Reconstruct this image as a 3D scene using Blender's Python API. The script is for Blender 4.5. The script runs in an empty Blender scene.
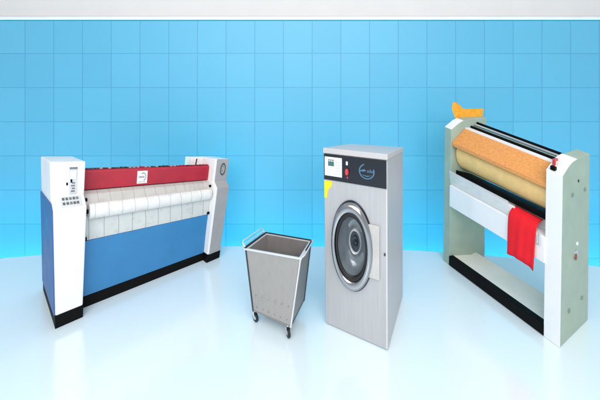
import bpy, bmesh, math, random
from mathutils import Vector
random.seed(7)
PI = math.pi
scene = bpy.context.scene
COL = scene.collection

# ---------------------------------------------------------------- camera
cam = bpy.data.cameras.new('camera'); cam.lens = 18.0; cam.sensor_width = 36.0
cam.shift_y = -0.2; cam.clip_start = 0.05; cam.clip_end = 200
camo = bpy.data.objects.new('camera', cam); COL.objects.link(camo)
camo.location = (0, 0, 2.2); camo.rotation_euler = (math.radians(90), 0, 0)
scene.camera = camo

# ---------------------------------------------------------------- world, lamps, exposure
w = bpy.data.worlds.new("World"); scene.world = w; w.use_nodes = True
bg = w.node_tree.nodes['Background']; bg.inputs[0].default_value = (0.95, 0.975, 1.0, 1); bg.inputs[1].default_value = 0.62

def area(name, loc, target, sx, sy, power, col=(1, 1, 1)):
    l = bpy.data.lights.new(name, 'AREA'); l.shape = 'RECTANGLE'; l.size = sx; l.size_y = sy
    l.energy = power; l.color = col
    o = bpy.data.objects.new(name, l); COL.objects.link(o); o.location = loc
    o.rotation_euler = (Vector(target) - Vector(loc)).to_track_quat('-Z', 'Y').to_euler()
    return o
area('softbox_overhead', (0, -0.3, 4.6), (0, 0.4, 0), 8.0, 2.4, 175)
area('softbox_front', (0, -3.0, 4.3), (0, 1.2, 0.0), 6.0, 1.6, 210)
area('added_wall_light', (0, 4.17, -2.2), (0, 4.40, 1.2), 18.0, 0.26, 1000, (0.22, 1.0, 0.88))  # added unseen lamp, lifts the lower wall in cyan

scene.view_settings.view_transform = 'Standard'; scene.view_settings.look = 'None'
scene.view_settings.exposure = 0.0; scene.view_settings.gamma = 1.0

# ---------------------------------------------------------------- materials
def srgb(r, g, b):
    f = lambda c: (c / 255 / 12.92) if c / 255 <= 0.04045 else ((c / 255 + 0.055) / 1.055) ** 2.4
    return (f(r), f(g), f(b), 1)

def mat(name, col, rough=0.45, metal=0.0, var=0.06, nscale=6.0, bump=0.0, bscale=180.0, spec=0.5, stretch=(1, 1, 1)):
    m = bpy.data.materials.new(name); m.use_nodes = True
    nt = m.node_tree; N = nt.nodes; L = nt.links; p = N['Principled BSDF']
    p.inputs['Metallic'].default_value = metal
    p.inputs['Specular IOR Level'].default_value = spec
    tc = N.new('ShaderNodeTexCoord'); mp = N.new('ShaderNodeMapping'); mp.inputs['Scale'].default_value = stretch
    L.new(tc.outputs['Object'], mp.inputs['Vector'])
    nz = N.new('ShaderNodeTexNoise'); nz.inputs['Scale'].default_value = nscale; nz.inputs['Detail'].default_value = 6
    L.new(mp.outputs['Vector'], nz.inputs['Vector'])
    mr = N.new('ShaderNodeMapRange'); mr.inputs['From Min'].default_value = 0.3; mr.inputs['From Max'].default_value = 0.7
    mr.inputs['To Min'].default_value = 1 - var; mr.inputs['To Max'].default_value = 1 + var
    L.new(nz.outputs['Fac'], mr.inputs['Value'])
    mx = N.new('ShaderNodeVectorMath'); mx.operation = 'SCALE'; mx.inputs[0].default_value = col[:3]
    L.new(mr.outputs['Result'], mx.inputs['Scale']); L.new(mx.outputs['Vector'], p.inputs['Base Color'])
    m2 = N.new('ShaderNodeMapRange'); m2.inputs['From Min'].default_value = 0.3; m2.inputs['From Max'].default_value = 0.7
    m2.inputs['To Min'].default_value = max(0.02, rough - 0.07); m2.inputs['To Max'].default_value = min(1, rough + 0.07)
    L.new(nz.outputs['Fac'], m2.inputs['Value']); L.new(m2.outputs['Result'], p.inputs['Roughness'])
    if bump:
        n2 = N.new('ShaderNodeTexNoise'); n2.inputs['Scale'].default_value = bscale; n2.inputs['Detail'].default_value = 3
        L.new(mp.outputs['Vector'], n2.inputs['Vector'])
        b = N.new('ShaderNodeBump'); b.inputs['Strength'].default_value = bump; b.inputs['Distance'].default_value = 0.003
        L.new(n2.outputs['Fac'], b.inputs['Height']); L.new(b.outputs['Normal'], p.inputs['Normal'])
    return m

def brushed(name, col, rough, stretch, metal=0.85):
    return mat(name, col, rough, metal, 0.05, 9, 0.10, 40, 0.5, stretch)

MW = mat('white_paint', srgb(240, 240, 241), 0.4, 0, 0.03, 5, 0.04)
MGREY = mat('grey_paint_and_shade', srgb(166, 162, 163), 0.45, 0, 0.06, 6, 0.04)  # plain grey paint, also the painted shade on the right cabinet's front
MBLUE = mat('blue_paint', srgb(50, 126, 180), 0.4, 0, 0.06, 4, 0.03)
MBLUES = mat('dark_blue_paint', srgb(52, 98, 160), 0.45, 0, 0.06, 5, 0.03)
MRED = mat('crimson_paint', srgb(176, 32, 54), 0.45, 0, 0.12, 9, 0.05)
MBLACK = mat('black_paint', srgb(9, 9, 10), 0.6, 0, 0.2, 8, 0.05, 180, 0.12)
MRUB = mat('black_rubber', srgb(28, 29, 31), 0.6, 0, 0.2, 12, 0.1)
MCHROME = mat('polished_steel', srgb(226, 228, 232), 0.16, 1.0, 0.04, 10)
MSTEEL = brushed('brushed_steel', srgb(186, 186, 189), 0.44, (5, 5, 0.3), 0.22)
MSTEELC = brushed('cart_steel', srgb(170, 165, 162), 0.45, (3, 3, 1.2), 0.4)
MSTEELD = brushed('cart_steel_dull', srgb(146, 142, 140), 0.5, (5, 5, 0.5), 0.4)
MDARKST = mat('dark_steel', srgb(70, 76, 84), 0.28, 0.9, 0.12, 8)
MBOWL = mat('door_glass', srgb(138, 146, 153), 0.3, 0.5, 0.08, 5)
MNAVY = mat('black_control_panel', srgb(20, 25, 36), 0.25, 0, 0.1, 6)
MGREEN = mat('grey_green_paint', srgb(160, 178, 163), 0.5, 0, 0.07, 7, 0.08, 90)
MCREAM = mat('cream_cotton', srgb(244, 204, 136), 0.8, 0, 0.07, 14, 0.15, 300)
MORANGE = mat('orange_flap', srgb(240, 165, 40), 0.55, 0, 0.12, 20, 0.1)
MREDC = mat('red_cloth', srgb(236, 14, 34), 0.8, 0, 0.06, 16, 0.25, 500)
MREDP = mat('red_plastic', srgb(205, 60, 70), 0.35)
MYEL = mat('yellow_tag', srgb(232, 222, 30), 0.5)
MLCD = mat('green_display', srgb(70, 110, 108), 0.25)
MINK = mat('grey_print', srgb(120, 124, 128), 0.6, 0, 0.2, 60)
MINKD = mat('dark_print', srgb(60, 62, 66), 0.6, 0, 0.25, 60)
MINKL = mat('pale_print', srgb(205, 205, 212), 0.6)
MTUBE2 = mat('bright_steel', srgb(224, 227, 230), 0.25, 0.3)
MKEY = mat('key_grey', srgb(96, 99, 102), 0.5, 0, 0.2, 40)
MBADGE = mat('pale_blue_print', srgb(78, 118, 148), 0.45)
MIVORY = mat('ivory_plastic', srgb(228, 228, 218), 0.4)
MTRAY = mat('tray_steel', srgb(236, 232, 222), 0.4, 0.0, 0.05, 6)

# speckled copper / ochre cover sheet
def mat_cover():
    m = mat('ochre_cover', srgb(226, 152, 78), 0.55, 0, 0.1, 20, 0.1)
    nt = m.node_tree; N = nt.nodes; L = nt.links; p = N['Principled BSDF']
    tc = N.new('ShaderNodeTexCoord')
    nz = N.new('ShaderNodeTexNoise'); nz.inputs['Scale'].default_value = 48; nz.inputs['Detail'].default_value = 8; nz.inputs['Roughness'].default_value = 0.75
    L.new(tc.outputs['Object'], nz.inputs['Vector'])
    cr = N.new('ShaderNodeValToRGB'); e = cr.color_ramp.elements
    e[0].position = 0.3; e[0].color = srgb(212, 128, 66); e[1].position = 0.72; e[1].color = srgb(234, 174, 104)
    k = e.new(0.5); k.color = srgb(228, 154, 84)
    L.new(nz.outputs['Fac'], cr.inputs['Fac']); L.new(cr.outputs['Color'], p.inputs['Base Color'])
    return m
MCOVER = mat_cover()

def mat_belt(name, base, line, udir, pitch, lw):
    """ironing apron cloth with sewn guide tapes at right angles to the machine's length"""
    m = mat(name, base, 0.75, 0, 0.05, 10, 0.1, 250)
    nt = m.node_tree; N = nt.nodes; L = nt.links; p = N['Principled BSDF']
    src = p.inputs['Base Color'].links[0].from_socket
    tc = N.new('ShaderNodeTexCoord')
    d = N.new('ShaderNodeVectorMath'); d.operation = 'DOT_PRODUCT'; d.inputs[1].default_value = (udir[0] / pitch, udir[1] / pitch, 0)
    L.new(tc.outputs['Object'], d.inputs[0])
    nz = N.new('ShaderNodeTexNoise'); nz.inputs['Scale'].default_value = 7; L.new(tc.outputs['Object'], nz.inputs['Vector'])
    ma = N.new('ShaderNodeMath'); ma.operation = 'MULTIPLY_ADD'; ma.inputs[1].default_value = 0.14
    L.new(nz.outputs['Fac'], ma.inputs[0]); L.new(d.outputs['Value'], ma.inputs[2])
    fr = N.new('ShaderNodeMath'); fr.operation = 'FRACT'; L.new(ma.outputs[0], fr.inputs[0])
    lt = N.new('ShaderNodeMath'); lt.operation = 'LESS_THAN'; lt.inputs[1].default_value = lw; L.new(fr.outputs[0], lt.inputs[0])
    mx = N.new('ShaderNodeMix'); mx.data_type = 'RGBA'; mx.inputs['B'].default_value = line
    L.new(lt.outputs[0], mx.inputs['Factor']); L.new(src, mx.inputs['A'])
    # faint scattered scorch and lint marks
    n2 = N.new('ShaderNodeTexNoise'); n2.inputs['Scale'].default_value = 13; n2.inputs['Detail'].default_value = 6; L.new(tc.outputs['Object'], n2.inputs['Vector'])
    mr = N.new('ShaderNodeMapRange'); mr.inputs['From Min'].default_value = 0.55; mr.inputs['From Max'].default_value = 0.8; mr.inputs['To Max'].default_value = 0.55
    L.new(n2.outputs['Fac'], mr.inputs['Value'])
    m3 = N.new('ShaderNodeMix'); m3.data_type = 'RGBA'; m3.inputs['B'].default_value = line
    L.new(mr.outputs['Result'], m3.inputs['Factor']); L.new(mx.outputs['Result'], m3.inputs['A'])
    L.new(m3.outputs['Result'], p.inputs['Base Color'])
    return m

def mat_tiles():
    m = bpy.data.materials.new('blue_glazed_tiles'); m.use_nodes = True
    nt = m.node_tree; N = nt.nodes; L = nt.links; p = N['Principled BSDF']
    tc = N.new('ShaderNodeTexCoord'); mp = N.new('ShaderNodeMapping')
    mp.inputs['Rotation'].default_value = (math.radians(-90), 0, 0)
    mp.inputs['Location'].default_value = (-0.177 + 40 * 0.4164, -2.587 + 40 * 0.4945, 0)
    L.new(tc.outputs['Object'], mp.inputs['Vector'])
    b = N.new('ShaderNodeTexBrick'); b.offset = 0; b.squash = 1
    b.inputs['Scale'].default_value = 1; b.inputs['Brick Width'].default_value = 0.4164; b.inputs['Row Height'].default_value = 0.4945
    b.inputs['Mortar Size'].default_value = 0.008; b.inputs['Mortar Smooth'].default_value = 0.8
    b.inputs['Color1'].default_value = TILE1; b.inputs['Color2'].default_value = TILE2; b.inputs['Mortar'].default_value = GROUT
    L.new(mp.outputs['Vector'], b.inputs['Vector']); L.new(b.outputs['Color'], p.inputs['Base Color'])
    bp = N.new('ShaderNodeBump'); bp.inputs['Strength'].default_value = 0.25; bp.inputs['Distance'].default_value = 0.004; bp.invert = True
    L.new(b.outputs['Fac'], bp.inputs['Height']); L.new(bp.outputs['Normal'], p.inputs['Normal'])
    nz = N.new('ShaderNodeTexNoise'); nz.inputs['Scale'].default_value = 3.5; nz.inputs['Detail'].default_value = 2
    L.new(tc.outputs['Object'], nz.inputs['Vector'])
    b2 = N.new('ShaderNodeBump'); b2.inputs['Strength'].default_value = 0.12; b2.inputs['Distance'].default_value = 0.02
    L.new(nz.outputs['Fac'], b2.inputs['Height']); L.new(bp.outputs['Normal'], b2.inputs['Normal']); L.new(b2.outputs['Normal'], p.inputs['Normal'])
    p.inputs['Roughness'].default_value = 0.5; p.inputs['Specular IOR Level'].default_value = 0.9
    return m
TILE1 = srgb(86, 178, 216); TILE2 = srgb(91, 183, 220); GROUT = srgb(67, 152, 197)

def mat_glass():
    m = bpy.data.materials.new('clear_acrylic'); m.use_nodes = True
    p = m.node_tree.nodes['Principled BSDF']
    nt = m.node_tree
    nz = nt.nodes.new('ShaderNodeTexNoise'); nz.inputs['Scale'].default_value = 8
    mr = nt.nodes.new('ShaderNodeMapRange'); mr.inputs['To Min'].default_value = 0.36; mr.inputs['To Max'].default_value = 0.5
    nt.links.new(nz.outputs['Fac'], mr.inputs['Value']); nt.links.new(mr.outputs['Result'], p.inputs['Alpha'])
    p.inputs['Base Color'].default_value = srgb(240, 243, 243); p.inputs['Roughness'].default_value = 0.12
    return m
MACR = mat_glass()

# ---------------------------------------------------------------- mesh helpers
class Hexa:
    flare = 0.0
    """machine space (u along, v front to back, w up, each 0..1) to the place"""
    def __init__(s, b, t):
        s.b = [Vector(p) for p in b]; s.t = [Vector(p) for p in t]   # order: 00, 10, 01, 11 in (u, v)
        c = sum(s.b, Vector()) / 4; s.base = Vector((c.x, c.y, 0))
    def __call__(s, p):
        u, v, w_ = p
        if s.flare: u += s.flare * w_ * max(0.0, u / 0.1235 if u < 0.1235 else (1 - u) / 0.8765)   # end cabinet wider towards its top
        q = lambda c: (c[0] * (1 - u) + c[1] * u) * (1 - v) + (c[2] * (1 - u) + c[3] * u) * v
        return q(s.b) * (1 - w_) + q(s.t) * w_ - s.base
class World:
    def __init__(s, base): s.base = Vector(base)
    def __call__(s, p): return Vector(p) - s.base

class MB:
    def __init__(s): s.v = []; s.f = []; s.m = []
    def add(s, vs, fs, mi=0):
        n = len(s.v); s.v += [tuple(p) for p in vs]
        s.f += [tuple(i + n for i in f) for f in fs]; s.m += [mi] * len(fs); return s
    def box(s, a0, a1, b0, b1, c0, c1, mi=0):
        vs = [(a, b, c) for a in (a0, a1) for b in (b0, b1) for c in (c0, c1)]
        return s.add(vs, [(0, 1, 3, 2), (4, 6, 7, 5), (0, 4, 5, 1), (2, 3, 7, 6), (0, 2, 6, 4), (1, 5, 7, 3)], mi)
    def prism_u(s, prof, u0, u1, mi=0):                 # profile in (v, w) run along u
        n = len(prof); vs = [(u0, a, b) for a, b in prof] + [(u1, a, b) for a, b in prof]
        fs = [tuple(range(n - 1, -1, -1)), tuple(range(n, 2 * n))] + [(i, (i + 1) % n, n + (i + 1) % n, n + i) for i in range(n)]
        return s.add(vs, fs, mi)
    def prism_v(s, prof, v0, v1, mi=0):                 # profile in (u, w) run along v
        n = len(prof); vs = [(a, v0, b) for a, b in prof] + [(a, v1, b) for a, b in prof]
        fs = [tuple(range(n - 1, -1, -1)), tuple(range(n, 2 * n))] + [(i, (i + 1) % n, n + (i + 1) % n, n + i) for i in range(n)]
        return s.add(vs, fs, mi)
    def roll_u(s, vc, wc, rv, rw, u0, u1, n=40, segs=1, mi=0):
        return s.prism_u([(vc + rv * math.cos(2 * PI * i / n), wc + rw * math.sin(2 * PI * i / n)) for i in range(n)], u0, u1, mi)
    def disc_v(s, uc, wc, ru, rw, v0, v1, n=28, mi=0):
        return s.prism_v([(uc + ru * math.cos(2 * PI * i / n), wc + rw * math.sin(2 * PI * i / n)) for i in range(n)], v0, v1, mi)
    def disc_u(s, vc, wc, rv, rw, u0, u1, n=24, mi=0):
        return s.roll_u(vc, wc, rv, rw, u0, u1, n, 1, mi)
    def lathe_v(s, uc, wc, ru, rw, prof, n=72, mi=0, a0=0, a1=2 * PI):   # prof of (r, v)
        full = abs(a1 - a0 - 2 * PI) < 1e-6; k = n if full else n + 1
        vs = []
        for r, v in prof:
            for i in range(k):
                a = a0 + (a1 - a0) * i / n
                vs.append((uc + ru * r * math.cos(a), v, wc + rw * r * math.sin(a)))
        fs = []
        for j in range(len(prof) - 1):
            for i in range(n):
                i2 = (i + 1) % k
                fs.append((j * k + i, (j + 1) * k + i, (j + 1) * k + i2, j * k + i2))
        return s.add(vs, fs, mi)
    def tube(s, pts, r, n=10, mi=0, closed=False):
        P = [Vector(p) for p in pts]; m = len(P); vs = []
        up0 = None
        for i, p in enumerate(P):
            a = P[(i - 1) % m] if (i or closed) else P[0]; b = P[(i + 1) % m] if (i < m - 1 or closed) else P[-1]
            t = (b - a).normalized()
            up = up0 if up0 is not None else (Vector((0, 0, 1)) if abs(t.z) < 0.9 else Vector((1, 0, 0)))
            x = t.cross(up)
            if x.length < 1e-4: x = t.cross(Vector((0.3, 1, 0.2)))
            x.normalize(); y = x.cross(t).normalized(); up0 = y
            vs += [p + (x * math.cos(2 * PI * k / n) + y * math.sin(2 * PI * k / n)) * r for k in range(n)]
        fs = [(i * n + k, ((i + 1) % m) * n + k, ((i + 1) % m) * n + (k + 1) % n, i * n + (k + 1) % n) for i in range(m if closed else m - 1) for k in range(n)]
        if not closed: fs += [tuple(range(n)), tuple(range(m * n - 1, (m - 1) * n - 1, -1))]
        return s.add(vs, fs, mi)
    def wheel(s, c, axis, r, wd, n=28, mi=0, r_in=0.0):
        c = Vector(c); ax = Vector(axis).normalized(); x = ax.cross(Vector((0, 0, 1))).normalized(); y = x.cross(ax)
        prof = [(r_in, -wd / 2), (r * 0.86, -wd / 2), (r, -wd * 0.3), (r, wd * 0.3), (r * 0.86, wd / 2), (r_in, wd / 2)]
        if r_in == 0: prof[0] = (0.0005, -wd / 2); prof[-1] = (0.0005, wd / 2)
        else: prof.append(prof[0])
        vs = [c + ax * h + (x * math.cos(2 * PI * i / n) + y * math.sin(2 * PI * i / n)) * q for q, h in prof for i in range(n)]
        fs = [(j * n + i, j * n + (i + 1) % n, (j + 1) * n + (i + 1) % n, (j + 1) * n + i) for j in range(len(prof) - 1) for i in range(n)]
        return s.add(vs, fs, mi)
    def build(s, name, mats, parent=None, hx=None, bevel=0.0, seg=2, smooth=35, shift=None):
        me = bpy.data.meshes.new(name)
        hx = hx or World((0, 0, 0))
        vs = [hx(p) for p in s.v]
        me.from_pydata(vs, [], s.f)
        mats = mats if isinstance(mats, (list, tuple)) else [mats]
        for m in mats: me.materials.append(m)
        me.polygons.foreach_set('material_index', s.m)
        bm = bmesh.new(); bm.from_mesh(me); bmesh.ops.recalc_face_normals(bm, faces=bm.faces); bm.to_mesh(me); bm.free()
        me.polygons.foreach_set('use_smooth', [True] * len(me.polygons)); me.set_sharp_from_angle(angle=math.radians(smooth))
        o = bpy.data.objects.new(name, me); COL.objects.link(o)
        if parent: o.parent = parent
        if bevel:
            b = o.modifiers.new('bevel', 'BEVEL'); b.width = bevel; b.segments = seg; b.limit_method = 'ANGLE'; b.angle_limit = math.radians(40); b.harden_normals = True
        return o

def thing(name, loc, label, cat):
    o = bpy.data.objects.new(name, None); COL.objects.link(o); o.location = loc; o.empty_display_size = 0.1
    o['label'] = label; o['category'] = cat; return o
def struct(o): o['kind'] = 'structure'; return o

# ---------------------------------------------------------------- the setting: floor stage, tiled wall, cornice
def mat_floor():
    m = bpy.data.materials.new('icy_gloss_floor'); m.use_nodes = True
    nt = m.node_tree; N = nt.nodes; L = nt.links; p = N['Principled BSDF']
    tc = N.new('ShaderNodeTexCoord'); nz = N.new('ShaderNodeTexNoise'); nz.inputs['Scale'].default_value = 2.5; nz.inputs['Detail'].default_value = 6
    L.new(tc.outputs['Object'], nz.inputs['Vector'])
    mr = N.new('ShaderNodeMapRange'); mr.inputs['To Min'].default_value = 0.15; mr.inputs['To Max'].default_value = 0.22
    L.new(nz.outputs['Fac'], mr.inputs['Value']); L.new(mr.outputs['Result'], p.inputs['Roughness'])
    p.inputs['Base Color'].default_value = srgb(229, 244, 250)
    p.inputs['IOR'].default_value = 2.3
    return m
cx, R, ya = -0.494, 18.7, 3.985
cy = ya - R
mb = MB(); n = 96; a0 = math.asin(9.0 / R)
prof = [(cx + R * math.sin(-a0 + 2 * a0 * i / n), cy + R * math.cos(-a0 + 2 * a0 * i / n)) for i in range(n + 1)]
prof += [(cx + 9.0, -7.0), (cx - 9.0, -7.0)]
k = len(prof)
mb.add([(x, y, 0) for x, y in prof] + [(x, y, -0.12) for x, y in prof],
       [tuple(range(k)), tuple(range(2 * k - 1, k - 1, -1))] + [(i, (i + 1) % k, k + (i + 1) % k, k + i) for i in range(k)])
struct(mb.build('floor', mat_floor(), bevel=0.012, seg=3))
WY = 4.35
struct(MB().box(-12, 12, WY, WY + 0.2, -2.5, 3.6).build('wall', mat_tiles()))
struct(MB().box(-12, 12, WY - 0.018, WY - 0.001, 3.075, 3.122).build('cornice', MW, bevel=0.006))
struct(MB().box(-12, 12, WY - 0.004, WY - 0.001, 3.058, 3.0735).build('cornice_shadow', mat('teal_shadow', srgb(58, 140, 168), 0.6, 0, 0.1, 4)))  # teal strip drawn as the shadow line under the cornice
struct(MB().box(-12, 12, WY - 0.012, WY - 0.001, 3.1245, 4.2).build('upper_wall', mat('warm_grey_plaster', srgb(226, 222, 221), 0.8, 0, 0.02, 3)))
struct(MB().box(-12, 12, -8, WY - 0.002, -2.55, -2.5).build('ground', mat('blue_ground', srgb(120, 205, 240), 0.6)))

# ================================================================= LEFT: roller ironer
H = Hexa([(-2.16, 2.651, 0), (-1.004, 3.718, 0), (-2.691, 3.147, 0), (-1.28, 3.976, 0)],
         [(-2.203, 2.665, 1.46), (-0.835, 3.73, 1.216), (-2.72, 3.147, 1.40), (-1.17, 3.976, 1.19)])
H.flare = 0.031
iron = thing('roller_ironer', H.base, 'long blue and white roller ironing machine with a red top beam and white cloth rolls', 'ironing machine')
def P(mb, name, m, parent=None, bevel=0.005, hx=None, **k): return mb.build(name, m, parent or iron, hx or H, bevel, **k)
UL, UR = 0.1235, 0.896
cabp = [(0.0, 0.074), (0.0, 0.715), (0.17, 0.775), (0.17, 1.0), (1.0, 1.0), (1.0, 0.074)]
lc = P(MB().prism_u(cabp, 0.0, UL), 'end_cabinet', MW, bevel=0.012, seg=3); lc['label'] = 'white end cabinet with control panel'
P(MB().prism_u([(0.012, 0.076), (0.012, 0.708), (0.10, 0.742), (0.985, 0.742), (0.985, 0.076)], -0.006, 0.0005), 'side_panel', MBLUES, lc, 0.002)
rc = P(MB().prism_u(cabp, UR, 1.0), 'end_cabinet', [MW, MGREY], bevel=0.012, seg=3); rc['label'] = 'end cabinet with grey painted shade on its front and oval badge'
P(MB().prism_u([(-0.012, 0.076), (-0.012, 0.7175), (0.158, 0.778), (0.158, 0.998), (0.17, 0.998), (0.17, 0.775), (0.0, 0.715), (0.0, 0.076)], UR + 0.012, 1.0), 'shade_front', MGREY, rc, 0.003)  # grey sheet paints shade onto this cabinet's front
# feet / plinths
P(MB().box(-0.002, UL + 0.002, -0.004, 1.0, 0.0, 0.074), 'plinth', MBLACK, bevel=0.003)
P(MB().box(UR - 0.002, 1.002, -0.012, 1.0, 0.0, 0.074), 'plinth', MBLACK, bevel=0.003)
P(MB().box(UL + 0.002, UR - 0.002, 0.19, 0.7, 0.0, 0.072), 'plinth', MBLACK, bevel=0.003)
P(MB().box(UL, UR, 0.2, 0.60, 0.0725, 0.45), 'front_panel', MBLUE, bevel=0.006)
P(MB().box(UL, UR, 0.602, 0.93, 0.0725, 0.88), 'rear_housing', MGREY, bevel=0.006)
ud = Vector((1.156, 1.067, 0)).normalized()
MB1 = mat_belt('upper_apron_cloth', srgb(198, 193, 188), srgb(166, 162, 158), ud, 0.105, 0.05)
MB2 = mat_belt('roll_cloth', srgb(232, 229, 226), srgb(196, 192, 190), ud, 0.115, 0.05)
MB3 = mat_belt('lower_apron_cloth', srgb(208, 210, 208), srgb(160, 164, 164), ud, 0.125, 0.05)
P(MB().prism_u([(0.42, 0.777), (0.30, 0.760), (0.22, 0.715), (0.20, 0.66), (0.24, 0.655), (0.46, 0.72)], UL, UR), 'feed_apron', MB1, bevel=0.004)
rl = P(MB().roll_u(0.165, 0.655, 0.105, 0.053, UL + 0.022, UR - 0.012), 'pressing_roll', MB2, bevel=0.004)
P(MB().roll_u(0.165, 0.655, 0.03, 0.015, UL, UR, 16), 'roll_shaft', MBLACK, rl, 0)
P(MB().prism_u([(0.205, 0.4515), (0.19, 0.50), (0.20, 0.62), (0.26, 0.64), (0.36, 0.4515)], UL + 0.003, UR - 0.003), 'delivery_apron', MB3, bevel=0.004)
for (v, w_) in ((0.24, 0.728), (0.17, 0.468)):
    for (u0, u1) in ((UL, UL + 0.02), (UR - 0.014, UR)):
        P(MB().roll_u(v, w_, 0.03, 0.013, u0, u1, 16), 'roll_bearing', MBLACK, bevel=0.001)
beam = P(MB().prism_u([(0.40, 0.782), (0.40, 0.914), (0.43, 0.926), (0.66, 0.926), (0.66, 0.782)], UL, UR), 'top_beam', MRED, bevel=0.006)
P(MB().box(UL, UR, 0.46, 0.50, 0.9275, 0.931), 'guard_rail', MDARKST, beam, 0.001)
for i in range(34):
    u = UL + 0.012 + (UR - UL - 0.024) * i / 33
    P(MB().box(u - 0.0065, u + 0.0065, 0.44, 0.50, 0.9275, 0.933 + 0.005 * random.random()), 'rail_clip', random.choice([MDARKST, MGREY, MRED, MRUB]), beam, 0.001)
# maker's plate on the beam
uP = 0.452
pl = P(MB().box(uP - 0.030, uP + 0.030, 0.392, 0.3995, 0.798, 0.902), 'maker_plate', MW, beam, 0.001)
em = MB()
em.lathe_v(uP + 0.004, 0.853, 0.019, 0.036, [(1, 0.3915), (1, 0.389), (0.72, 0.389), (0.72, 0.3915)], 30, a0=-1.3, a1=2.2)
em.box(uP - 0.022, uP + 0.012, 0.389, 0.3915, 0.845, 0.859)
for q in range(5): em.box(uP - 0.02 + q * 0.008, uP - 0.016 + q * 0.008, 0.389, 0.3915, 0.807, 0.816)
P(em, 'plate_print', mat('faded_print', srgb(160, 162, 164), 0.6, 0, 0.25, 50), pl, 0)
# right rear motor cover
P(MB().box(0.80, UR - 0.001, 0.70, 0.97, 0.885, 1.0), 'rear_cover', MW, bevel=0.008)
P(MB().prism_v([(0.835, 0.91), (0.842, 0.91), (0.848, 0.985), (0.841, 0.985)], 0.694, 0.699), 'cover_slit', MBLACK, bevel=0)
# control strip and keypad on the left cabinet
cp = P(MB().box(0.066, 0.094, 0.160, 0.1695, 0.785, 0.965), 'control_strip', mat('strip_grey', srgb(206, 207, 212), 0.4), lc, 0.001)
P(MB().box(0.070, 0.090, 0.1555, 0.1595, 0.885, 0.94), 'display', mat('strip_display', srgb(232, 240, 243), 0.2), cp, 0.001)
P(MB().box(0.066, 0.094, 0.1555, 0.1595, 0.95, 0.963), 'strip_print', MINK, cp, 0)
P(MB().box(0.070, 0.076, 0.154, 0.1595, 0.862, 0.884), 'switch', MBLACK, cp, 0.001)
P(MB().box(0.055, 0.061, 0.160, 0.1695, 0.845, 0.863), 'knob', MBLACK, lc, 0.001)
for q in range(4): P(MB().box(0.072 + 0.003 * (q % 2), 0.086, 0.157, 0.1595, 0.80 + q * 0.018, 0.81 + q * 0.018), 'strip_print', MINK, cp, 0)
def slope(a, off):                                       # a point on the sloped shoulder, a from 0 (low) to 1 (high)
    return (0.17 * a - 0.33 * off, 0.715 + 0.06 * a + off)
kd = MB().prism_u([slope(0.06, 0.001), slope(0.94, 0.001), slope(0.94, 0.004), slope(0.06, 0.004)], 0.030, 0.108)
kp = P(kd, 'keypad', mat('pad_grey', srgb(214, 216, 218), 0.45), lc, 0.001)
for r_, a in enumerate((0.22, 0.6)):
    for q in range(5):
        u = 0.037 + q * 0.013 + random.uniform(-0.001, 0.001)
        P(MB().prism_u([slope(a, 0.0045), slope(a + 0.2, 0.0045), slope(a + 0.2, 0.007), slope(a, 0.007)], u, u + 0.009), 'key', random.choice([MKEY, MINK, MKEY]), kp, 0.001)
# oval badge on the right cabinet
ub = 0.957
ov = P(MB().disc_v(ub, 0.895, 0.020, 0.062, 0.146, 0.157), 'oval_badge', MGREY, rc, 0.001)
P(MB().lathe_v(ub, 0.895, 0.020, 0.062, [(1.0, 0.1455), (1.0, 0.139), (0.78, 0.139), (0.78, 0.1455)], 36), 'badge_ring', MINKD, ov, 0)
P(MB().lathe_v(ub, 0.90, 0.010, 0.034, [(1.0, 0.1455), (1.0, 0.141), (0.65, 0.141), (0.65, 0.1455)], 24, a0=0.6, a1=4.6), 'badge_print', MINK, ov, 0)

# ================================================================= stainless laundry cart
zc = 0.711
HC = Hexa([(-0.426, 2.722, 0.11), (-0.078, 2.543, 0.11), (-0.31, 3.03, 0.11), (0.038, 2.85, 0.11)],
          [(-0.478, 2.643, zc), (0.004, 2.50, zc), (-0.330, 2.915, 0.705), (0.101, 2.775, 0.705)])
cart = thing('laundry_cart', HC.base, 'small stainless steel laundry cart with tapered open tub, white tube handles and casters', 'laundry cart')
def PC(mb, name, m, parent=None, bevel=0.003, **k): return mb.build(name, m, parent or cart, HC, bevel, **k)
WC = World(HC.base)
fp = MB().box(0.02, 0.98, 0.0, 0.02, 0.0, 0.99)
for r_ in range(5):
    for q in range(6):
        if r_ in (0, 2):
            fp.disc_v(0.11 + q * 0.155, 0.07 + r_ * 0.10, 0.013, 0.008, -0.004, -0.0005, 12, 1)
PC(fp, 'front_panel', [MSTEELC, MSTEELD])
PC(MB().box(0.02, 0.98, 0.98, 1.0, 0.0, 0.99), 'back_panel', MSTEELC)
PC(MB().box(0.0, 0.02, 0.0, 1.0, 0.0, 0.99), 'side_panel', MSTEELC)
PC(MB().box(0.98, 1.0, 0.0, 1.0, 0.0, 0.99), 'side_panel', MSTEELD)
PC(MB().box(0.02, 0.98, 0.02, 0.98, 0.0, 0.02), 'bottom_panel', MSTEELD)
def hp(u, v, w_): return HC((u, v, w_)) + HC.base
MTUBE = mat('white_tube', srgb(222, 221, 223), 0.3, 0.3)
def edge(name, a, b, r, m, parent=None): return MB().tube([hp(*a), hp(*b)], r).build(name, m, parent or cart, WC)
for (u, v) in ((0, 0), (1, 0), (0, 1), (1, 1)):
    edge('corner_post', (u, v, -0.01), (u, v, 1.0), 0.0075, MTUBE if (u, v) == (1, 0) else MDARKST)
rim = MB().box(-0.025, 1.025, -0.035, 0.03, 0.99, 1.012).box(-0.025, 1.025, 0.97, 1.035, 0.99, 1.012).box(-0.025, 0.03, 0.0305, 0.9695, 0.99, 1.012).box(0.97, 1.025, 0.0305, 0.9695, 0.99, 1.012)
rm = PC(rim, 'rim', MTUBE, bevel=0.003)
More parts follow.
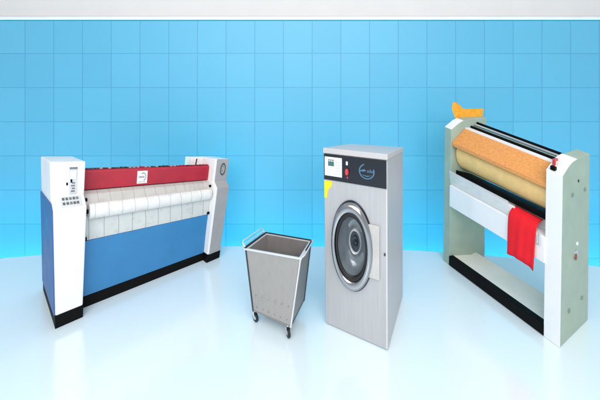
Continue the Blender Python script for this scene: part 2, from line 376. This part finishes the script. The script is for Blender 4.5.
PC(MB().box(-0.03, 0.012, 0.0, 1.03, 1.0125, 1.028), 'rubber_strip', MRUB, rm, 0.002)
PC(MB().box(0.013, 1.0, 0.99, 1.03, 1.0125, 1.028), 'rubber_strip', MRUB, rm, 0.002)
PC(MB().box(1.0, 1.03, 0.40, 0.98, 1.0125, 1.022), 'rubber_strip', MRUB, rm, 0.002)
PC(MB().box(0.0, 1.0, -0.006, 0.006, -0.012, 0.012), 'bottom_rail', MSTEELD, bevel=0.002)
PC(MB().box(0.994, 1.008, 0.01, 1.0, -0.012, 0.012), 'bottom_rail', MDARKST, bevel=0.002)
def handle(sgn):
    u0 = 0.0 if sgn < 0 else 1.0
    mb = MB()
    for out, up in ((0.105, 0.055), (0.075, 0.025)) if sgn < 0 else ((0.085, 0.03),):
        ax = (hp(u0, 0.02, 1.0), hp(u0 + sgn * out * 0.8, 0.02, 1.0), hp(u0 + sgn * out * 0.8, 0.98, 1.0), hp(u0, 0.98, 1.0))
        z = Vector((0, 0, up)); e = 0.12
        pts = [ax[0], ax[0].lerp(ax[1] + z, 0.8), (ax[1] + z).lerp(ax[2] + z, 0.05), (ax[1] + z).lerp(ax[2] + z, 0.95), ax[3].lerp(ax[2] + z, 0.8), ax[3]]
        mb.tube(pts, 0.0055, 10)
    return mb.build('handle', MTUBE, cart, WC)
handle(-1); handle(1)
def caster(x, y, rz, zt=0.10):
    d = Vector((math.cos(rz), math.sin(rz), 0)); ax = Vector((-d.y, d.x, 0))
    r = 0.038; c = Vector((x, y, r))
    f = MB()
    for sg in (-1, 1):
        o = ax * sg * 0.016
        f.add([c + o + d * a + Vector((0, 0, b)) for a, b in ((-0.008, -0.006), (0.008, -0.006), (0.034, 0.05), (0.0, 0.05))]
              + [c + o + ax * sg * 0.003 + d * a + Vector((0, 0, b)) for a, b in ((-0.008, -0.006), (0.008, -0.006), (0.034, 0.05), (0.0, 0.05))],
              [(3, 2, 1, 0), (4, 5, 6, 7), (0, 1, 5, 4), (1, 2, 6, 5), (2, 3, 7, 6), (3, 0, 4, 7)])
    p = c + d * 0.017
    f.tube([p + Vector((0, 0, 0.048)), p + Vector((0, 0, zt - r + 0.004))], 0.016, 14)
    k = f.build('caster', MCHROME, cart, WC, 0.001)
    MB().wheel(c, ax, r, 0.022, r_in=0.020).build('tyre', MRUB, k, WC)
    MB().wheel(c, ax, 0.0205, 0.02, 20).build('hub', MCHROME, k, WC)
caster(-0.405, 2.735, 2.3); caster(-0.100, 2.567, 1.9); caster(-0.060, 2.80, 2.0); caster(-0.30, 2.97, 2.2)

# ================================================================= washing machine
HW = Hexa([(0.23, 2.71, 0), (0.713, 2.431, 0), (0.561, 3.328, 0), (1.044, 3.048, 0)],
          [(0.215, 2.71, 1.59), (0.709, 2.431, 1.60), (0.553, 3.328, 1.492), (1.047, 3.048, 1.517)])
wash = thing('washing_machine', HW.base, 'tall grey steel front loading washing machine with round porthole door and black control panel', 'washing machine')
def PW(mb, name, m, parent=None, bevel=0.004, **k): return mb.build(name, m, parent or wash, HW, bevel, **k)
def front_with_hole(uc, wc, ru, rw, w0, w1):
    """cabinet shell whose front has an oval opening"""
    mb = MB()
    ang = sorted([2 * PI * i / 72 for i in range(72)] + [math.atan2((cw - wc) / rw, (cu - uc) / ru) % (2 * PI) for cu in (0, 1) for cw in (w0, w1)])
    inner, outer = [], []
    for a in ang:
        du, dw = ru * math.cos(a), rw * math.sin(a)
        k = min([((1 if du > 0 else 0) - uc) / du if abs(du) > 1e-9 else 1e9, ((w1 if dw > 0 else w0) - wc) / dw if abs(dw) > 1e-9 else 1e9])
        inner.append((uc + du, 0, wc + dw)); outer.append((uc + du * k, 0, wc + dw * k))
    n = len(ang); vs = inner + outer + [(u, 1, w_) for u, _, w_ in outer] + [(u, 0.3, w_) for u, _, w_ in inner]
    fs = [(i, (i + 1) % n, n + (i + 1) % n, n + i) for i in range(n)] + [(n + i, n + (i + 1) % n, 2 * n + (i + 1) % n, 2 * n + i) for i in range(n)]
    fs += [tuple(range(2 * n, 3 * n))] + [(i, (i + 1) % n, 3 * n + (i + 1) % n, 3 * n + i) for i in range(n)]
    return mb.add(vs, fs)
body = PW(front_with_hole(0.462, 0.487, 0.328 * 0.8, 0.236 * 0.8, 0.004, 0.968), 'body', MSTEEL, bevel=0.007, seg=3)
PW(MB().box(-0.006, 1.006, -0.02, 1.004, 0.9695, 1.0), 'lid', mat('lid_steel', srgb(200, 197, 198), 0.4, 0.15, 0.02, 3), bevel=0.006, seg=3)
PW(MB().box(0.980, 0.990, -0.003, -0.0002, 0.01, 0.815), 'edge_trim', mat('bright_trim', srgb(238, 238, 240), 0.3, 0.4), bevel=0.0008)
pan = PW(MB().box(0.004, 0.985, -0.012, -0.0003, 0.822, 0.966), 'control_panel', MNAVY, bevel=0.003)
pad = PW(MB().box(0.022, 0.312, -0.018, -0.0125, 0.846, 0.952), 'display_pad', mat('pad_white', srgb(238, 241, 243), 0.35), pan, 0.002)
PW(MB().box(0.082, 0.182, -0.021, -0.0185, 0.902, 0.928), 'display', MLCD, pad, 0.001)
for q in range(3): PW(MB().box(0.086 + q * 0.034, 0.106 + q * 0.034, -0.020, -0.0185, 0.931, 0.939), 'indicator', MINKD if q else MLCD, pad, 0)
for r_ in range(5):
    for q in range(2):
        PW(MB().box(0.208 + q * 0.044, 0.240 + q * 0.044, -0.0205, -0.0185, 0.858 + r_ * 0.016, 0.868 + r_ * 0.016), 'button', MINKL, pad, 0.0006)
PW(MB().box(0.05, 0.17, -0.0195, -0.0185, 0.872, 0.876).box(0.05, 0.15, -0.0195, -0.0185, 0.880, 0.8835), 'pad_print', MINKL, pad, 0)
PW(MB().box(0.378, 0.408, -0.020, -0.0125, 0.918, 0.938), 'switch', MIVORY, pan, 0.001)
es = PW(MB().disc_v(0.398, 0.882, 0.026, 0.018, -0.045, -0.0125), 'stop_button', MREDP, pan, 0.004)
PW(MB().box(0.39, 0.41, -0.016, -0.0125, 0.846, 0.856), 'warning_print', MREDP, pan, 0)
# round emblem: open ring, wave and small wordmark strokes
ue, we = 0.700, 0.898
e = MB(); e.lathe_v(ue, we, 0.118, 0.041, [(1.0, -0.0125), (1.0, -0.0145), (0.86, -0.0145), (0.86, -0.0125)], 44, a0=math.radians(110), a1=math.radians(382))
e.prism_v([(ue - 0.125, we - 0.003), (ue - 0.04, we + 0.011), (ue - 0.005, we + 0.004), (ue - 0.04, we - 0.002)], -0.0145, -0.0125)
for q, (hh, dx) in enumerate(((0.012, 0), (0.012, 0), (0.018, 0), (0.012, 0), (0.012, 0))):
    e.box(ue + 0.008 + q * 0.02, ue + 0.019 + q * 0.02, -0.0145, -0.0125, we - 0.005, we - 0.005 + hh)
e.prism_v([(ue - 0.09, we - 0.018), (ue, we - 0.028), (ue + 0.085, we - 0.018), (ue, we - 0.022)], -0.0145, -0.0125)
PW(e, 'emblem', MBADGE, pan, 0)
# yellow tag
PW(MB().prism_v([(0.004, 0.815), (0.004, 0.716), (0.05, 0.716), (0.072, 0.765), (0.13, 0.788), (0.145, 0.815)], -0.004, -0.0004), 'hang_tag', MYEL, bevel=0)
# hinge cover, lock
hc = PW(MB().box(0.70, 0.886, -0.030, -0.0004, 0.350, 0.626), 'hinge_cover', mat('hinge_ivory', srgb(194, 192, 188), 0.4), bevel=0.006, seg=3)
PW(MB().box(0.80, 0.808, -0.033, -0.0305, 0.36, 0.615), 'cover_seam', MINKL, hc, 0)
PW(MB().disc_v(0.958, 0.487, 0.012, 0.0075, -0.012, -0.0004, 16), 'lock', MINKD, bevel=0.001)
# porthole door
uc, wc_, ru, rw = 0.462, 0.487, 0.328, 0.236
door = PW(MB().lathe_v(uc, wc_, ru, rw, [(1.0, -0.0005), (1.0, -0.03), (0.985, -0.052), (0.93, -0.078), (0.86, -0.085), (0.80, -0.078), (0.765, -0.060), (0.75, -0.045)]), 'door', mat('satin_ring', srgb(170, 172, 176), 0.18, 1.0, 0.05, 6), bevel=0, smooth=60)
PW(MB().lathe_v(uc, wc_, ru, rw, [(1.035, -0.0005), (1.035, -0.012), (1.002, -0.012)]), 'door_gasket', MDARKST, door, 0)
PW(MB().lathe_v(uc + 0.012, wc_ + 0.004, ru, rw, [(0.765, -0.060), (0.75, -0.072), (0.71, -0.072), (0.665, -0.062), (0.65, -0.035)], smooth=60) if False else
   MB().lathe_v(uc + 0.01, wc_ + 0.004, ru, rw, [(0.765, -0.045), (0.765, -0.066), (0.74, -0.074), (0.70, -0.074), (0.67, -0.064), (0.655, -0.035)]), 'window_seal', MRUB, door, 0, smooth=60)
PW(MB().lathe_v(uc + 0.012, wc_ + 0.005, ru, rw, [(0.665, -0.05), (0.655, 0.0), (0.62, 0.06), (0.55, 0.11), (0.45, 0.135), (0.33, 0.12), (0.26, 0.10), (0.001, 0.10)]), 'door_glass', MBOWL, door, 0, smooth=60)
hub = PW(MB().lathe_v(uc + 0.012, wc_ + 0.006, ru, rw, [(0.305, 0.11), (0.30, 0.075), (0.275, 0.065), (0.25, 0.075), (0.245, 0.105)]), 'hub_ring', MTUBE2, door, 0, smooth=60)
PW(MB().lathe_v(uc + 0.012, wc_ + 0.006, ru, rw, [(0.245, 0.095), (0.15, 0.093), (0.14, 0.08), (0.115, 0.076), (0.09, 0.08), (0.085, 0.09), (0.05, 0.09), (0.045, 0.075), (0.001, 0.07)]), 'hub', MDARKST, hub, 0, smooth=50)

# ================================================================= RIGHT: flatwork ironer
HR = Hexa([(1.743, 3.657, 0), (2.134, 2.463, 0), (2.231, 3.761, 0), (2.64, 2.75, 0)],
          [(1.767, 3.657, 1.76), (2.159, 2.463, 1.526), (2.256, 3.761, 1.76), (2.658, 2.75, 1.526)])
fl = thing('flatwork_ironer', HR.base, 'grey green flatwork ironer between two end posts, with a cream roll under an ochre cover', 'ironing machine')
def PR(mb, name, m, parent=None, bevel=0.004, **k): return mb.build(name, m, parent or fl, HR, bevel, **k)
A, B = 0.080, 0.905
postp = [(0.0, 0.0), (0.0, 0.925), (0.09, 0.942), (0.2, 0.965), (0.33, 0.982), (0.5, 0.99), (1.0, 1.0), (1.0, 0.0)]
p1 = PR(MB().prism_u(postp, 0.0, A), 'end_post', MGREEN, bevel=0.006); p1['label'] = 'grey green end post with orange flap on top'
p2 = PR(MB().prism_u(postp, B, 1.0), 'end_post', MGREEN, bevel=0.006); p2['label'] = 'near end post with light painted on its front and lock on its side'
lit_prof = [(-0.012, 0.002), (-0.012, 0.926), (0.085, 0.945), (0.2, 0.968), (0.33, 0.985), (0.5, 0.993), (0.5, 0.9905), (0.33, 0.9825), (0.2, 0.9655), (0.09, 0.9425), (-0.0005, 0.9255), (-0.0005, 0.002)]
PR(MB().prism_u(lit_prof, B - 0.001, 1.001), 'lit_front', MW, p2, 0.001)  # white sheet paints bright light onto the near post's front
PR(MB().prism_u([(0.0, 0.9255), (0.0, 0.9275), (0.09, 0.945), (0.2, 0.968), (0.33, 0.985), (0.33, 0.9825), (0.2, 0.9655), (0.09, 0.9425)], 0.0, A), 'top_trim', MW, p1, 0)
# base tray and kick bar
PR(MB().box(A, B, -0.02, 0.10, 0.004, 0.066), 'kick_bar', MBLACK, bevel=0.004)
PR(MB().prism_u([(0.101, 0.004), (0.101, 0.062), (0.16, 0.062), (0.60, 0.050), (0.74, 0.062), (0.74, 0.004)], A, B), 'base_tray', MTRAY, bevel=0.003)
# roll, cover, bed
roll = PR(MB().roll_u(0.46, 0.765, 0.35, 0.122, A + 0.012, B - 0.004, 48), 'pressing_roll', MCREAM, bevel=0.004)
PR(MB().roll_u(0.46, 0.765, 0.08, 0.03, A, B, 16), 'roll_shaft', MDARKST, roll, 0)
PR(MB().prism_u([(0.02, 0.815), (0.02, 0.838), (0.36, 0.928), (0.38, 0.928), (0.38, 0.915), (0.05, 0.830), (0.05, 0.815)], A + 0.002, B - 0.001), 'roll_cover', MCOVER, bevel=0.003)
PR(MB().box(A, B, 0.381, 0.50, 0.90, 0.936), 'top_rail', MW, bevel=0.003)
PR(MB().prism_u([(0.14, 0.618), (0.14, 0.648), (0.3, 0.635), (0.6, 0.61), (0.6, 0.575)], A, B), 'ironing_bed', MBLACK, bevel=0.003)
for (v, w_, r, m, nm) in ((0.56, 0.938, 0.022, MBLACK, 'drive_rod'), (0.64, 0.955, 0.020, MCHROME, 'guard_rod'), (0.73, 0.962, 0.022, MBLACK, 'drive_rod')):
    PR(MB().roll_u(v, w_, r * 1.2, r * 0.42, A, B + 0.02 if v != 0.64 else B, 14), nm, m, bevel=0)
PR(MB().box(A, B, 0.51, 0.92, 0.82, 0.925), 'rear_panel', MGREEN, bevel=0.003)
# feed table and acrylic guard
PR(MB().prism_u([(-0.03, 0.405), (-0.03, 0.548), (0.06, 0.556), (0.20, 0.556), (0.20, 0.42), (0.10, 0.405)], A, B), 'feed_table', MW, bevel=0.006)
PR(MB().prism_u([(0.0, 0.5575), (-0.05, 0.646), (-0.042, 0.649), (0.012, 0.5575)], A, 0.650), 'clear_guard', MACR, bevel=0.001)
PR(MB().prism_u([(-0.012, 0.585), (-0.034, 0.622), (-0.030, 0.624), (-0.008, 0.587)], 0.42, 0.66), 'guard_label', MW, bevel=0) if False else None
PR(MB().prism_u([(0.03, 0.5575), (0.075, 0.615), (0.09, 0.615), (0.05, 0.5575)], 0.38, 0.67), 'guide_plate', MW, bevel=0.002)
PR(MB().prism_u([(0.19, 0.557), (0.19, 0.617), (0.215, 0.617), (0.215, 0.557)], A, B), 'back_plate', MW, bevel=0.002)
# wire handle beside the cloth
MB().tube([HR((0.862, -0.06, 0.50)) + HR.base, HR((0.882, -0.07, 0.50)) + HR.base, HR((0.875, -0.06, 0.575)) + HR.base, HR((0.862, -0.06, 0.50)) + HR.base], 0.006, 8).build('wire_handle', MCHROME, fl, World(HR.base))
# switch on the near post
sw = PR(MB().box(0.918, 0.934, 0.10, 0.22, 0.9435, 0.985), 'switch', MREDP, p2, 0.003)
PR(MB().box(0.935, 0.955, 0.12, 0.20, 0.951, 0.975), 'switch_cap', MIVORY, sw, 0.002)
PR(MB().box(0.925, 0.955, -0.005, 0.06, 0.934, 0.955), 'knob', MBLACK, p2, 0.003)
# fittings on the outer face of the near post
lk = PR(MB().disc_u(0.48, 0.452, 0.06, 0.026, 0.999, 1.008, 20), 'lock', MCHROME, p2, 0.001)
PR(MB().disc_u(0.45, 0.445, 0.035, 0.018, 1.008, 1.012, 18), 'lock_slot', mat('rust_red', srgb(150, 62, 40), 0.5), lk, 0)
PR(MB().disc_u(0.53, 0.508, 0.03, 0.010, 0.999, 1.006, 16), 'lock_cover', MW, p2, 0.001)
for (v, w_) in ((0.28, 0.16), (0.74, 0.17), (0.34, 0.80), (0.80, 0.80)):
    PR(MB().disc_u(v, w_, 0.035, 0.011, 0.999, 1.006, 16), 'bolt', mat('bolt_grey', srgb(140, 152, 142), 0.5, 0.3), p2, 0.001)
PR(MB().disc_u(0.55, 0.865, 0.018, 0.008, 0.999, 1.005, 14), 'bolt', MINKD, p2, 0.001)
# orange flap on the far post
fb = MB()
def sheet(pts, off):
    a = [Vector(p) for p in pts]; b = [p + Vector(off) for p in a]; n_ = len(a)
    return a + b, [tuple(range(n_ - 1, -1, -1)), tuple(range(n_, 2 * n_))] + [(i, (i + 1) % n_, n_ + (i + 1) % n_, n_ + i) for i in range(n_)]
fb.add(*sheet([(1.915, 3.70, 1.715), (1.965, 3.70, 1.700), (2.245, 3.72, 1.735), (2.252, 3.72, 1.845), (1.985, 3.70, 1.842), (1.945, 3.70, 1.890), (1.882, 3.70, 1.93), (1.872, 3.70, 1.845)], (0.05, 0.04, 0)))
fb.build('folded_flap', MORANGE, p1, World(HR.base), 0.004)
MB().box(1.93, 2.22, 3.705, 3.75, 1.655, 1.725).build('flap_shadow', mat('olive_shadow', srgb(92, 92, 50), 0.5), p1, World(HR.base), 0.003)  # dark olive strip painted as the shadow under the flap

# ================================================================= red cloth laid over the feed table
cl = bpy.data.objects.new('tmp', None)
us = [0.655 + 0.20 * i / 20 for i in range(21)]
path = [(0.16, 0.612), (0.10, 0.612), (0.04, 0.600), (-0.03, 0.580), (-0.055, 0.555), (-0.065, 0.52), (-0.07, 0.48), (-0.072, 0.44), (-0.074, 0.40), (-0.078, 0.37), (-0.08, 0.338)]
mb = MB(); vs = []
for j, (v, w_) in enumerate(path):
    t = j / (len(path) - 1)
    for i, u in enumerate(us):
        s = i / 20
        wav = 0.010 * t * math.sin(s * 9 + 0.6) + 0.006 * t * math.sin(s * 21 + t * 2)
        vs.append((u - 0.012 * t * s, v + wav, w_ + (0.012 * math.sin(s * PI) - 0.001 * math.sin(s * 13)) * (t ** 3)))
mb.add(vs, [(j * 21 + i, j * 21 + i + 1, (j + 1) * 21 + i + 1, (j + 1) * 21 + i) for j in range(len(path) - 1) for i in range(20)])
base = HR((0.75, -0.05, 0.0)) + HR.base
class HRo:
    def __call__(s, p): return HR(p) + HR.base - base
cloth = mb.build('red_cloth', MREDC, None, HRo(), smooth=80)
cloth.location = base
so = cloth.modifiers.new('solid', 'SOLIDIFY'); so.thickness = 0.006
cloth['label'] = 'bright red cloth hanging over the white feed table beside the near end post'; cloth['category'] = 'cloth'
bpy.data.objects.remove(cl)
